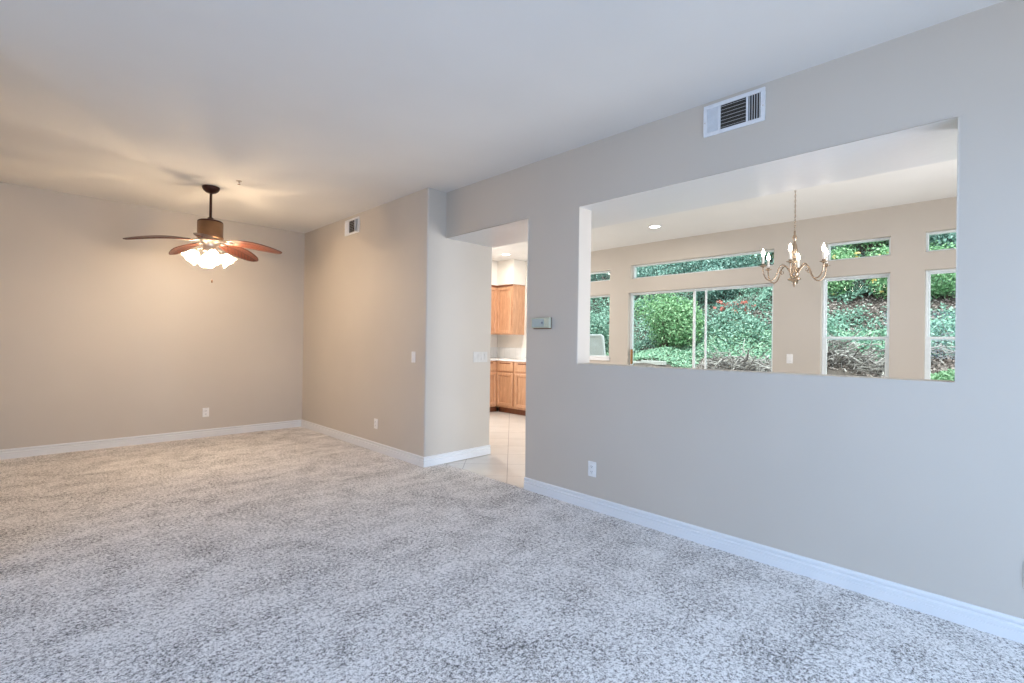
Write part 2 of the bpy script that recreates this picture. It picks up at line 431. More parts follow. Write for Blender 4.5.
link('door_handle', bm, M['handle'], dr)
# unseen windows around the rooms; nook and kitchen ends added for their light
def side_window(name, axis, c, a0, a1, z0, z1, lab, bars=1):
    r = bpy.data.objects.new(name, None); C.objects.link(r); r['kind'] = 'structure'; r['label'] = lab
    bm = B(); f = .05
    xs = [a0, *[a0+(a1-a0)*k/(bars+1) for k in range(1, bars+1)], a1]
    def bx(p0, p1, q0, q1):
        if axis == 'x': box(bm, c-.025, c+.025, p0, p1, q0, q1)
        else: box(bm, p0, p1, c-.025, c+.025, q0, q1)
    bx(a0, a0+f, z0, z1); bx(a1-f, a1, z0, z1); bx(a0+f, a1-f, z0, z0+f); bx(a0+f, a1-f, z1-f, z1)
    for x in xs[1:-1]: bx(x-.02, x+.02, z0+f, z1-f)
    link('window_frame', bm, M['vinyl'], r)
side_window('window_8', 'x', XL-.06, -.95, 2.05, .35, 2.35, 'wide living room window beside the camera')
side_window('window_9', 'y', UN-.06, 0., 2.6, .35, 2.35, 'living room window behind the camera')
side_window('window_10', 'y', UN-.06, 3.9, 6.1, .35, 2.35, 'added unseen nook end window for fill light')
side_window('window_11', 'y', UK+.06, 4.2, 5.5, .95, 2.15, 'added unseen kitchen end window for fill light', 0)

# ------------------------------------------------------------------ wall plates
# local frame: plate lies in the x-z plane, faces -y
ROT = {'-x': -PI/2, '-y': 0}
def screw(bm, x, z):
    lathe(bm, [(.0001, 0), (.003, 0), (.003, .0015), (.0001, .002)], 10, Matrix.Translation((x, -.0055, z)) @ Matrix.Rotation(PI/2, 4, 'X'), False)
def outlet(loc, rot, label):
    t = thing('wall_outlet', label, 'outlet', loc, rot, 'duplex outlets low on the walls')
    bm = B(); box(bm, -.037, .037, -.006, 0, -.058, .058, .003, 2); pl = link('cover_plate', bm, M['plastic'], t)
    bm = B(); screw(bm, 0, 0); link('screw', bm, M['plastic'], pl)
    for s in (-1, 1):
        bm = B(); z = s*.0205
        lathe(bm, [(.0175, 0), (.0175, .0025), (.016, .0035)], 28, Matrix.Translation((0, -.006, z)) @ Matrix.Rotation(PI/2, 4, 'X') @ Matrix.Diagonal((1, .82, 1, 1)))
        rc = link('receptacle', bm, M['plastic'], t)
        bm = B()
        for x, hh in ((-.0065, .0045), (.0065, .0035)): box(bm, x-.0012, x+.0012, -.0102, -.0088, z+.002-hh, z+.002+hh)
        lathe(bm, [(.0025, 0), (.0025, .001)], 12, Matrix.Translation((0, -.0092, z-.008)) @ Matrix.Rotation(PI/2, 4, 'X'))
        link('slot', bm, M['slot'], rc)
    return t
def switch(loc, rot, gangs, label, mat='plastic'):
    t = thing('light_switch', label, 'switch', loc, rot)
    wd = .035 + .023*(gangs-1)
    bm = B(); box(bm, -wd, wd, -.006, 0, -.058, .058, .003, 2); link('cover_plate', bm, M[mat], t)
    for k in range(gangs):
        x = (k-(gangs-1)/2)*.046
        bm = B(); box(bm, x-.0165, x+.0165, -.0095, -.005, -.033, .033, .0015, 2)
        for v in bm.verts:
            if v.co.y < -.008: v.co.y -= .0035*(v.co.z/.033)*(1 if k % 2 else -1)
        link('rocker', bm, M[mat], t)
    return t
outlet((VB, 2.180, .310), ROT['-x'], 'white duplex outlet on the grey right wall, left of centre above the baseboard')
outlet((VB, -.134, .295), ROT['-x'], 'white duplex outlet cut off by the right edge of the photo')
outlet((XA, 5.045, .315), ROT['-x'], 'small white outlet low on the beige dining side wall')
outlet((1.615, UB, .318), ROT['-y'], 'white duplex outlet low on the beige back wall under the ceiling fan')
switch((XA, 4.295, 1.108), ROT['-x'], 1, 'single white rocker switch on the beige dining side wall near its corner')
switch((3.575, UW, 1.108), ROT['-y'], 4, 'wide white multi-rocker switch plate on the pale passage wall', 'plastic_dimmed')
switch((VF, 1.804, 1.125), ROT['-x'], 1, 'white switch plate on the far nook wall below the chandelier')

# thermostat
t = thing('thermostat', 'ivory green rectangular thermostat on the wall beside the kitchen doorway', 'thermostat', (VB, 2.708, 1.442), ROT['-x'])
bm = B(); box(bm, -.098, .098, -.012, 0, -.050, .046, .003, 2); link('shadow_plate', bm, M['bronze_brown'], t)  # brown lower lip stands in for the shadow under the housing
bm = B(); box(bm, -.105, .105, -.034, -.012, -.042, .046, .006, 3); body = link('housing', bm, M['therm'], t)
bm = B(); box(bm, -.094, .040, -.037, -.033, -.032, .036, .002, 2); link('display', bm, M['screen'], t)
bm = B()
for k in range(3): box(bm, .055+.0*k, .090, -.0375, -.033, -.028+.022*k, -.014+.022*k, .001, 1)
link('button_strip', bm, M['therm'], t)
bm = B(); lathe(bm, [(.009, 0), (.009, .003), (.006, .004)], 20, Matrix.Translation((.022, -.037, .002)) @ Matrix.Rotation(PI/2, 4, 'X')); link('knob', bm, plain('grey_knob', (.16, .18, .22), .4), t)

# ------------------------------------------------------------------ air registers
def register(loc, rot, W, Hh, secs, label):
    """secs: widths of left, middle, right sections. Front faces -y"""
    t = thing('air_vent', label, 'vent', loc, rot)
    f = .024; m = .012
    bm = B()
    box(bm, -W/2, W/2, -.012, 0, Hh/2-f, Hh/2, .003, 1); box(bm, -W/2, W/2, -.012, 0, -Hh/2, -Hh/2+f, .003, 1)
    box(bm, -W/2, -W/2+f, -.012, 0, -Hh/2+f, Hh/2-f); box(bm, W/2-f, W/2, -.012, 0, -Hh/2+f, Hh/2-f)
    inner = W-2*f; s1 = -W/2+f+secs[0]*inner; s2 = s1+m; s3 = W/2-f-secs[2]*inner; s4 = s3-m
    box(bm, s1, s2, -.011, 0, -Hh/2+f, Hh/2-f); box(bm, s4, s3, -.011, 0, -Hh/2+f, Hh/2-f)
    link('grille_frame', bm, M['vent'], t)
    bm = B(); box(bm, -W/2+f*.5, W/2-f*.5, -.0015, -.0005, -Hh/2+f*.5, Hh/2-f*.5); link('duct_shade_sheet', bm, M['duct_shade'], t)  # dark sheet painting the shade of the duct opening behind the slats
    def vert(x0, x1, n, ang):
        for k in range(n):
            x = x0+(x1-x0)*(k+.5)/n; bm = B()
            box(bm, -.0008, .0008, -.0055, .0055, -Hh/2+f, Hh/2-f)
            bmesh.ops.rotate(bm, verts=bm.verts, cent=(0, 0, 0), matrix=Matrix.Rotation(ang, 3, 'Z'))
            bmesh.ops.translate(bm, verts=bm.verts, vec=(x, -.0065, 0)); link('slat', bm, M['vent'], t)
    vert(-W/2+f, s1, 6, math.radians(-52)); vert(s3, W/2-f, 5, math.radians(34))
    n = 7
    for k in range(n):
        z = -Hh/2+f+(Hh-2*f)*(k+.5)/n; bm = B()
        box(bm, s2, s4, -.0045, .0045, -.0006, .0006)
        bmesh.ops.rotate(bm, verts=bm.verts, cent=(0, 0, 0), matrix=Matrix.Rotation(math.radians(22), 3, 'X'))
        bmesh.ops.translate(bm, verts=bm.verts, vec=(0, -.0065, z)); link('slat', bm, M['vent'], t)
    for s in (-1, 1):
        bm = B(); lathe(bm, [(.004, 0), (.004, .0015), (.002, .0025)], 10, Matrix.Translation((s*(W/2-.01), -.012, -.01)) @ Matrix.Rotation(PI/2, 4, 'X')); link('screw', bm, M['nickel'], t)
    return t
register((VB, 1.158, 2.714), ROT['-x'], .368, .200, (.22, .5, .22), 'white steel air register with slats high on the right wall above the pass-through')
register((XA, 5.705, 2.700), ROT['-x'], .370, .195, (.22, .5, .22), 'small distant air register high on the beige dining side wall')

# ------------------------------------------------------------------ sprinkler head
t = thing('fire_sprinkler', 'small ceiling sprinkler head beside the ceiling fan canopy', 'sprinkler', (1.446, 5.311, HC)); t.scale = (.72, .72, .72)
bm = B(); lathe(bm, [(.036, 0), (.036, -.004), (.026, -.007), (.012, -.010)], 28); link('escutcheon', bm, M['nickel'], t, True)
bm = B(); lathe(bm, [(.010, -.008), (.010, -.022), (.006, -.026)], 16)
for s in (-1, 1): tube(bm, [(s*.007, 0, -.022), (s*.012, 0, -.034), (s*.004, 0, -.046)], .002, 8)
link('body', bm, M['nickel'], t, True)
bm = B(); lathe(bm, [(.004, -.045), (.019, -.046), (.019, -.048), (.004, -.049)], 20); link('deflector', bm, M['bronze_brown'], t)

# ------------------------------------------------------------------ ceiling fan
FX, FY = 1.304, 5.74
fan = thing('ceiling_fan', 'brown five-blade ceiling fan with lit glass shades in the dining area', 'ceiling fan', (FX, FY, HC))
def zc(z): return z-HC
bm = B(); lathe(bm, [(.079, 0), (.081, -.006), (.078, -.020), (.066, -.042), (.044, -.060), (.020, -.069), (.013, -.071)], 40); link('canopy', bm, M['bronze'], fan, True)
bm = B(); lathe(bm, [(.0125, -.066), (.0125, zc(2.49))], 20); link('downrod', bm, M['bronze'], fan, True)
bm = B(); lathe(bm, [(.024, zc(2.52)), (.03, zc(2.505)), (.06, zc(2.496)), (.099, zc(2.488)), (.113, zc(2.478)), (.116, zc(2.465))], 48); link('motor_cap', bm, M['bronze'], fan, True)
bm = B(); lathe(bm, [(.116, zc(2.466)), (.116, zc(2.325)), (.120, zc(2.318)), (.120, zc(2.308)), (.108, zc(2.300)), (.05, zc(2.296))], 48)
mh = link('motor_housing', bm, M['bronze_brown'], fan, False)
for p in mh.data.polygons: p.use_smooth = True
bm = B(); lathe(bm, [(.095, zc(2.298)), (.100, zc(2.285)), (.085, zc(2.262)), (.060, zc(2.250)), (.058, zc(2.205)), (.066, zc(2.195)), (.066, zc(2.165)), (.045, zc(2.148)), (.012, zc(2.140)), (.010, zc(2.125))], 40)
link('light_hub', bm, M['nickel'], fan, True)
# blades: carved leaf outline, drooping towards the tip, pitched
def blade_profile(s):  # s 0..1 -> half widths (lead, trail)
    wv = .018 + .088*math.sin(PI*min(1, max(0, (s-.02)/1.02))**1.15)**.8 if s < .98 else .03
    return wv
def make_blade(ang):
    bm = B(); n = 26; mcols = 9; R0, R1 = .155, .705; th = .007
    top = []; bot = []
    for i in range(n+1):
        s = i/n; r = R0+(R1-R0)*s
        hw = .022 + .080*(math.sin(PI*min(1, s*.93+.03))**.75 if s < 1 else 0)
        if s > .86: hw *= math.sqrt(max(0.0, 1-((s-.86)/.145)**2))
        hw = max(hw, .004)
        zc_ = 2.272 + .012*math.sin(PI*s) - .082*s**1.7
        ta = []; ba = []
        for j in range(mcols):
            u = -1+2*j/(mcols-1); y = u*hw
            pitch = math.radians(-13)
            z = zc_ + y*math.sin(pitch) - .012*(u*u)*(hw/.1) + (.0025*math.cos(u*PI*1.0) if 0 < s < 1 else 0)
            yy = y*math.cos(pitch) + .018*math.sin(PI*s)
            ta.append(bm.verts.new((r, yy, zc(z)+th/2))); ba.append(bm.verts.new((r, yy, zc(z)-th/2)))
        top.append(ta); bot.append(ba)
    for g, fl in ((top, 1), (bot, -1)):
        for i in range(n):
            for j in range(mcols-1): bm.faces.new((g[i][j], g[i+1][j], g[i+1][j+1], g[i][j+1]))
    for i in range(n):
        for j in (0, mcols-1): bm.faces.new((top[i][j], top[i+1][j], bot[i+1][j], bot[i][j]))
    for i in (0, n):
        for j in range(mcols-1): bm.faces.new((top[i][j], top[i][j+1], bot[i][j+1], bot[i][j]))
    bl = link('blade', bm, M['blade'], fan, True); bl.rotation_euler.z = math.radians(ang)
    bm = B(); rot = Matrix.Identity(4)
    pts = [rot @ Vector(p) for p in ((.07, 0, zc(2.283)), (.11, 0, zc(2.279)), (.15, 0, zc(2.268)), (.20, .006, zc(2.262)))]
    tube(bm, pts, [.016, .012, .012, .008], 10)
    for s in (-1, 1): tube(bm, [rot @ Vector((.13, 0, zc(2.272))), rot @ Vector((.17, s*.022, zc(2.264))), rot @ Vector((.225, s*.026+.008, zc(2.262)))], [.008, .007, .005], 8)
    link('blade_arm', bm, M['nickel'], bl, True)
for k in range(5): make_blade(35+72*k)
for k in range(4):
    an = math.radians(177+90*k); rot = Matrix.Rotation(an, 4, 'Z')
    bm = B(); tube(bm, [rot @ Vector(p) for p in ((.055, 0, zc(2.185)), (.085, 0, zc(2.195)), (.105, 0, zc(2.185)), (.112, 0, zc(2.165)))], .008, 10)
    lathe(bm, [(.018, .012), (.024, 0), (.026, -.02), (.020, -.026)], 20, rot @ Matrix.Translation((.110, 0, zc(2.158))) @ Matrix.Rotation(math.radians(-40), 4, 'Y'))
    arm = link('lamp_arm', bm, M['nickel'], fan, True)
    bm = B(); mt = rot @ Matrix.Translation((.112, 0, zc(2.150))) @ Matrix.Rotation(math.radians(-42), 4, 'Y')
    prof = [(.022, 0), (.034, -.010), (.045, -.032), (.052, -.058), (.060, -.082), (.073, -.102), (.070, -.102), (.056, -.080), (.048, -.056), (.040, -.032), (.028, -.012), (.016, -.006)]
    prof = [(a_*1.12, b_*1.1) for a_, b_ in prof]
    lathe(bm, prof, 36, mt, True)
    for v in bm.verts:   # scalloped rim
        p = mt.inverted() @ v.co
        if p.z < -.09: p.z += .005*math.cos(6*math.atan2(p.y, p.x)); v.co = mt @ p
    gs = link('glass_shade', bm, M['shade'], fan, True)
    bm = B(); lathe(bm, [(.010, -.02), (.016, -.035), (.022, -.052), (.018, -.068), (.006, -.078)], 18, mt); link('bulb', bm, M['bulb_fan'], gs, True)
bm = B(); tube(bm, [(.02, -.01, zc(2.14)), (.021, -.012, zc(2.0)), (.02, -.011, zc(1.87))], .0012, 6); link('pull_chain', bm, M['nickel'], fan)
bm = B(); lathe(bm, [(.002, .02), (.006, .015), (.008, 0), (.006, -.012), (.002, -.016)], 14, Matrix.Translation((.02, -.011, zc(1.862)))); link('pull_knob', bm, M['bronze_brown'], fan, True)
bm = B(); lathe(bm, [(.010, zc(2.126)), (.018, zc(2.118)), (.010, zc(2.105)), (.003, zc(2.095))], 20); link('finial', bm, M['nickel'], fan, True)

# ------------------------------------------------------------------ chandelier
CX, CY = 5.0, 1.317
ch = thing('chandelier', 'brass six-arm chandelier with lit candle bulbs seen through the pass-through', 'chandelier', (CX, CY, HC))
bm = B(); lathe(bm, [(.062, 0), (.062, -.008), (.05, -.022), (.02, -.034), (.008, -.038)], 32); link('ceiling_canopy', bm, M['brass'], ch, True)
bm = B(); zz = -.036; k = 0
while zz > zc(2.345):
    ring = []
    for i in range(12):
        a_ = 2*PI*i/12; p = Vector((.0065*math.cos(a_), 0, .015*math.sin(a_)))
        if k % 2: p = Vector((0, p.x, p.z))
        ring.append(p + Vector((0, 0, zz-.012)))
    ring.append(ring[0]); tube(bm, ring, .0016, 6); zz -= .0235; k += 1
tube(bm, [(.004, .003, -.03), (-.004, -.003, zc(2.65)), (.004, -.002, zc(2.5)), (0, 0, zc(2.33))], .0017, 6)
link('chain', bm, M['brass'], ch, True)
bm = B(); lathe(bm, [(.004, zc(2.345)), (.010, zc(2.33)), (.006, zc(2.315)), (.016, zc(2.30)), (.022, zc(2.285)), (.012, zc(2.262)), (.010, zc(2.24)), (.020, zc(2.21)), (.026, zc(2.17)),
    (.018, zc(2.12)), (.012, zc(2.08)), (.024, zc(2.065)), (.014, zc(2.04)), (.022, zc(2.0)), (.036, zc(1.965)), (.040, zc(1.94)), (.028, zc(1.915)), (.052, zc(1.905)), (.056, zc(1.895)), (.030, zc(1.882)), (.012, zc(1.872)), (.016, zc(1.858)), (.008, zc(1.845)), (.003, zc(1.825))], 32)
link('column', bm, M['brass'], ch, True)
BZ = 2.02
for k in range(6):
    an = math.radians(-112+60*k); rot = Matrix.Rotation(an, 4, 'Z')
    pts = []
    ctrl = [(.030, 1.95), (.052, 1.99), (.080, 2.028), (.112, 2.033), (.138, 1.995), (.154, 1.94), (.177, 1.898), (.210, 1.882), (.244, 1.898), (.268, 1.94), (.275, 1.985), (.275, BZ)]
    for r_, z_ in ctrl: pts.append(rot @ Vector((r_, 0, zc(z_))))
    # smooth by midpoint subdivision
    for _ in range(2):
        q = [pts[0]]
        for p0, p1 in zip(pts, pts[1:]): q += [p0*.75+p1*.25, p0*.25+p1*.75]
        q.append(pts[-1]); pts = q
    bm = B(); tube(bm, pts, .0058, 8)
    tube(bm, [rot @ Vector((r_, 0, zc(z_))) for r_, z_ in ((.142, 1.985), (.128, 1.958), (.112, 1.965), (.114, 1.984), (.124, 1.984))], .0035, 6)
    arm = link('arm', bm, M['brass'], ch, True)
    bm = B(); lathe(bm, [(.006, BZ-.012), (.014, BZ-.004), (.030, BZ+.002), (.032, BZ+.006), (.012, BZ+.006), (.014, BZ+.022), (.010, BZ+.024)], 20, rot @ Matrix.Translation((.275, 0, zc(0)))); link('drip_pan', bm, M['brass'], arm, True)
    bm = B(); lathe(bm, [(.0105, BZ+.02), (.0105, BZ+.095)], 16, rot @ Matrix.Translation((.275, 0, zc(0)))); cd = link('candle_sleeve', bm, M['candle'], arm, True)
    bm = B(); z_ = BZ+.095; lathe(bm, [(.006, z_), (.012, z_+.008), (.0145, z_+.020), (.0135, z_+.034), (.008, z_+.050), (.003, z_+.064), (.0008, z_+.070)], 18, rot @ Matrix.Translation((.275, 0, zc(0)))); link('bulb', bm, M['bulb'], arm, True)

# ------------------------------------------------------------------ recessed lights
def downlight(loc, label, power, col=(1, .95, .89)):
    t = thing('recessed_light', label, 'ceiling light', loc, 0)
    bm = B(); lathe(bm, [(.066, 0), (.088, -.001), (.090, -.004), (.086, -.007), (.068, -.006), (.066, -.002)], 40, cap=False); link('trim_ring', bm, M['vent'], t, True)
    bm = B(); lathe(bm, [(.067, -.001), (.067, -.004), (.04, -.006), (.001, -.0065)], 40, cap=True); link('lens', bm, M['lamp_disc'], t, True)
    l = bpy.data.lights.new('recessed_light_glow', 'AREA'); l.shape = 'DISK'; l.size = .12; l.energy = power; l.color = col
    o = bpy.data.objects.new('recessed_light_glow', l); o.location = (loc[0], loc[1], loc[2]-.012); C.objects.link(o)
downlight((5.82, 3.19, HC), 'lit round recessed light in the nook ceiling seen through the pass-through', 7)
downlight((5.93, 6.12, HC), 'lit round recessed light in the kitchen ceiling seen through the doorway', 9)
downlight((4.6, 6.0, HC), 'added recessed fill light in the kitchen ceiling, unseen beside the doorway', 36)  # added unseen lamp that brightens the cabinet fronts

# ------------------------------------------------------------------ kitchen
def cab_door(parent, x0, x1, z0, z1, y, name='door', rail=.055):
    d = B(); t_ = .026
    box(d, x0, x0+rail, y-t_, y, z0, z1, .008, 2); box(d, x1-rail, x1, y-t_, y, z0, z1, .008, 2)
    box(d, x0+rail, x1-rail, y-t_, y, z0, z0+rail, .008, 2); box(d, x0+rail, x1-rail, y-t_, y, z1-rail, z1, .008, 2)
    o = link(name, d, M['oak'], parent)
    d = B(); box(d, x0+rail-.004, x1-rail+.004, y-.006, y-.002, z0+rail-.004, z1-rail+.004)
    link('panel', d, M['oak'], o)
    return o
def base_cab(loc, rot, W, D, label, hinge=0, top=.95, filler=0):
    t = thing('base_cabinet', label, 'cabinet', loc, rot, 'maple base cabinets')
    bm = B(); box(bm, 0, W+filler, 0, D, .10, top); link('carcass', bm, M['oak'], t)
    bm = B(); box(bm, 0, W+filler, .06, D, -.0, .10); link('toe_kick', bm, M['oak_dark'], t)
    d = B(); box(d, .025, W-.025, -.018, 0, .765, .93, .005, 2); o = link('drawer', d, M['oak'], t)
    d = B(); box(d, W*.2, W*.80, -.026, -.016, .900, .918, .003, 1); link('finger_pull', d, M['oak_dark'], o)
    cab_door(t, .025, W-.025, .135, .735, 0)
    return t
def wall_cab(loc, rot, W, D, Hh, label, end=True):
    t = thing('wall_cabinet', label, 'cabinet', loc, rot, 'maple wall cabinets')
    bm = B(); box(bm, 0, W, 0, D, 0, Hh); link('carcass', bm, M['oak'], t)
    cab_door(t, .02, W-.02, .02, Hh-.045, 0)
    bm = B(); box(bm, -.0, W+.0, -.026, .0, Hh-.03, Hh-.001, .004, 2); link('top_moulding', bm, M['oak_dark'], t)
    return t
FB = 6.13
base_cab((FB, 6.52, -.008), ROT['-x'], .465, VF-FB-.002, 'maple base cabinet just right of the inner corner in the doorway view')
base_cab((FB, 6.055, -.008), ROT['-x'], .50, VF-FB-.002, 'maple base cabinet cut off by the doorway edge, right of the corner unit')
base_cab((FB, 5.555, -.008), ROT['-x'], .60, VF-FB-.002, 'maple base cabinet further along the counter towards the kitchen window')
base_cab((5.53, 6.52, -.008), ROT['-y'], .60, UK-6.52-.002, 'maple base cabinet on the return run left of the inner corner', filler=.058)
wall_cab((6.37, 6.80, 1.43), ROT['-x'], .43, VF-6.37-.002, .940, 'maple wall cabinet with side panel showing above the counter')
wall_cab((5.77, 6.80, 1.43), ROT['-y'], .60, UK-6.80-.002, .940, 'maple wall cabinet on the return run left of the corner')
# L-shaped worktop
bm = B()
pts = [(FB-.03, 4.90), (VF-.002, 4.90), (VF-.002, UK-.002), (5.50, UK-.002), (5.50, 6.49), (FB-.03, 6.49)]
vb = [bm.verts.new((*p, .943)) for p in pts]; vt = [bm.verts.new((*p, .968)) for p in pts]
bm.faces.new(vb[::-1]); bm.faces.new(vt)
for i in range(6): bm.faces.new((vb[i], vb[(i+1) % 6], vt[(i+1) % 6], vt[i]))
tag(link('countertop', bm, M['counter']), 'white tiled L-shaped kitchen worktop on the maple base cabinets', 'countertop')
bm = B(); box(bm, VF-.012, VF-.0005, 4.90, UK-.013, .969, 1.18); box(bm, 5.50, VF-.0005, UK-.012, UK-.0005, .969, 1.18)
tag(link('backsplash', bm, M['backsplash']), 'white tile backsplash strip above the kitchen worktop', 'backsplash')
bm = B(); box(bm, 6.35, VF-.001, 6.35, UK-.001, 2.373, HC-.001); box(bm, 5.5, 6.35, 6.78, UK-.001, 2.373, HC-.001)
struct(link('ceiling_soffit_kitchen', bm, M['cream']))
# kitchen stretch of the far wall and nook painted the same; cream panel behind the wall cabinets
bm = B(); box(bm, VF-.004, VF-.0004, 5.40, UK-.0125, 1.181, HC-.001)
struct(link('wall_kitchen_paint', bm, M['cream']))

# ------------------------------------------------------------------ outdoors
rng = np.random.default_rng(7)
PRZ = [(6.86, -.12), (7.7, -.10), (8.35, .42), (8.9, .80), (9.35, .90), (10, 1.12), (11, 1.72), (12, 2.45), (13, 3.2), (15, 4.9), (18, 7.6)]
def gz(x, y):
    xs, zs = zip(*PRZ); return float(np.interp(x, xs, zs)) + .13*min(1, max(0, 1.5-y))*min(1, max(0, (x-7.9)/.6)) + .06*math.sin(1.7*x+2.1*y) + .05*math.sin(3.9*y-1.3*x)
def hill_mesh():
    bm = B(); nx, ny = 56, 80; g = []
    for i in range(nx):
        row = []
        for j in range(ny):
            x = VF+FT + (18-VF-FT)*i/(nx-1); y = -4+18*j/(ny-1)
            row.append(bm.verts.new((x, y, gz(x, y) if x > 7.8 else np.interp(x, *zip(*PRZ)))))
        g.append(row)
    for i in range(nx-1):
        for j in range(ny-1): bm.faces.new((g[i][j], g[i+1][j], g[i+1][j+1], g[i][j+1]))
    return bm
struct(link('ground_hillside', hill_mesh(), M['soil'], smooth=True))
def leaves_mesh(name, pts, nrm, size, mat, aspect=.55, jitter=.9):
    """many small folded leaves; pts (n,3), nrm (n,3)"""
    n = len(pts); d = rng.normal(size=(n, 3)); d /= np.linalg.norm(d, axis=1)[:, None]
    nn = nrm + jitter*d; nn /= np.linalg.norm(nn, axis=1)[:, None]
    t_ = np.cross(nn, rng.normal(size=(n, 3))); t_ /= np.linalg.norm(t_, axis=1)[:, None]; b_ = np.cross(nn, t_)
    s = size*(.6+.8*rng.random(n))[:, None]
    v = np.stack([pts, pts + t_*s*.5 + b_*s*aspect*.5 + nn*s*.12, pts + t_*s, pts + t_*s*.5 - b_*s*aspect*.5 + nn*s*.12], 1).reshape(-1, 3)
    idx = np.arange(n)*4
    f = np.stack([idx, idx+1, idx+2, idx, idx+2, idx+3], 1).reshape(-1, 3)
    me = bpy.data.meshes.new(name); me.vertices.add(len(v)); me.vertices.foreach_set('co', v.ravel())
    me.loops.add(f.size); me.loops.foreach_set('vertex_index', f.ravel())
    me.polygons.add(len(f)); me.polygons.foreach_set('loop_start', np.arange(len(f))*3)
    me.update(calc_edges=True); me.materials.append(mat)
    return me
def cover(name, x0, x1, y0, y1, n, size, mat, label, cat, lift=.05, clump=0.0, up=1.0, bare=()):
    x = rng.uniform(x0, x1, n); y = rng.uniform(y0, y1, n)
    z = np.array([gz(a_, b_) for a_, b_ in zip(x, y)]) + lift*rng.random(n)
    if clump: z += clump*np.clip(np.sin(2.9*x+1.3*y)*np.sin(2.3*y-1.1*x+1)+.3*np.sin(6.1*y+4.7*x), -.2, 1)
    if bare:
        keep = np.ones(n, bool)
        for bx_, by_, rx_, ry_ in bare: keep &= (((x-bx_)/rx_)**2 + ((y-by_)/ry_)**2 + .5*np.sin(9*x+7*y)*np.sin(8*y-5*x)) > rng.uniform(.4, 1.3, n)
        x, y, z = x[keep], y[keep], z[keep]; n = len(x)
    pts = np.stack([x, y, z], 1)
    me = leaves_mesh(name, pts, np.tile([[-.5, 0, up]], (n, 1)), size, mat)
    o = bpy.data.objects.new(name, me); C.objects.link(o); tag(o, label, cat, kind='stuff'); return o
cover('ivy_ground_cover', 9.72, 13.2, -3.2, 9.5, 122000, .055, M['ivy'], 'blue-green ivy carpeting the hillside beyond the windows', 'ivy', .10, .26, bare=((11.45, 1.75, .24, .75), (11.25, 4.1, .28, .45), (10.0, 5.2, .30, .5), (11.3, .55, .35, .3)))
cover('leaf_litter', 9.1, 12.0, -3.0, 4.3, 34000, .05, M['litter'], 'brown and grey fallen leaves on the bare patches of the slope', 'fallen leaves', .02, 0, 1.0)
cover('pale_ground_cover', 9.68, 10.7, -3.0, 5.2, 40000, .045, M['ivy_light'], 'fresh green ground cover on the lower slope behind the dry branches', 'ground cover', .10, .12)
cover('pale_ground_cover', 9.16, 9.80, 4.2, 7.2, 7000, .045, M['ivy_light'], 'low green ground cover just behind the pale garden kerb', 'ground cover', .08, .0)
cover('grass', 8.3, 9.0, -3.0, 1.0, 44000, .04, M['grass'], 'strip of green lawn grass at the foot of the slope', 'grass', .02, 0, .3)

def foliage(name, R, n, size, mat, parent, lumps=9, seed=0, flat=1.0):
    r2 = np.random.default_rng(seed)
    cs = r2.normal(size=(lumps, 3)); cs /= np.linalg.norm(cs, axis=1)[:, None]; cs *= .55*r2.random((lumps, 1))**.4
    rad = .38+.22*r2.random(lumps)
    rad[: lumps//3] *= 1.25
    k = r2.integers(0, lumps, n); d = r2.normal(size=(n, 3)); d /= np.linalg.norm(d, axis=1)[:, None]
    p = cs[k] + d*rad[k][:, None]*(.55+.62*r2.random((n, 1)))
    p[:, 2] = p[:, 2]*flat
    p *= np.array(R)[None, :]
    p[:, 2] -= p[:, 2].min()
    me = leaves_mesh(name, p, d, size, mat)
    o = bpy.data.objects.new(name, me); C.objects.link(o); o.parent = parent; return o
def shrub(x, y, R, n, size, mat, label, seed, flowers=None, nf=0, name='garden_shrub', group=None, lift=0):
    n = int(n*2.2); size *= .66
    z = gz(x, y)-.08+lift
    t = thing(name, label, 'shrub', (x, y, z), 0, group)
    f = foliage('foliage', R, n, size, mat, t, seed=seed)
    f.location.z = .05
    bm = B(); r3 = random.Random(seed)
    for k in range(5):
        a_ = 2*PI*k/5+r3.random(); q = .45*R[0]
        tube(bm, [(0, 0, -lift), (q*.3*math.cos(a_), q*.3*math.sin(a_), R[2]*.5), (q*math.cos(a_), q*math.sin(a_), R[2]*1.1)], [.022, .015, .006], 6)
    link('stems', bm, M['bark'], t)
    if flowers:
        r2 = np.random.default_rng(seed+50); vv = np.empty(len(f.data.vertices)*3); f.data.vertices.foreach_get('co', vv); vv = vv.reshape(-1, 3)
        ctr = np.array([0, 0, vv[:, 2].mean()]); cand = vv[(vv[:, 0] < 0)]
        pick = cand[r2.integers(0, len(cand), nf)]; pick = ctr + (pick-ctr)*1.04
        pts = np.repeat(pick, 7, 0) + r2.normal(size=(nf*7, 3))*.012
        nr = np.tile([[-1., 0, .4]], (len(pts), 1))
        me = leaves_mesh('blossoms', pts, nr, .045, flowers, .8)
        o = bpy.data.objects.new('blossoms', me); C.objects.link(o); o.parent = t; o.location.z = .05
    return t
shrub(9.95, 5.15, (.60, .78, .62), 7500, .085, M['bright'], 'bright green rounded shrub behind the left pane of the sliding door', 33, lift=.02)
shrub(12.2, 6.6, (.9, 1.1, .75), 6500, .09, M['teal'], 'grey-green shrub high on the slope left of the sliding door view', 4)
shrub(12.6, 4.9, (.9, 1.1, .7), 6500, .09, M['teal'], 'broad grey-green shrub above the sliding door centre stile', 5)
shrub(11.9, 4.75, (.6, .75, .45), 5000, .08, M['teal'], 'blue-green shrub above the red blossoms', 6)
shrub(13.4, 3.9, (1.0, 1.2, .8), 6500, .10, M['yellowgreen'], 'yellow-green tall shrub at the right end of the long clerestory', 7)
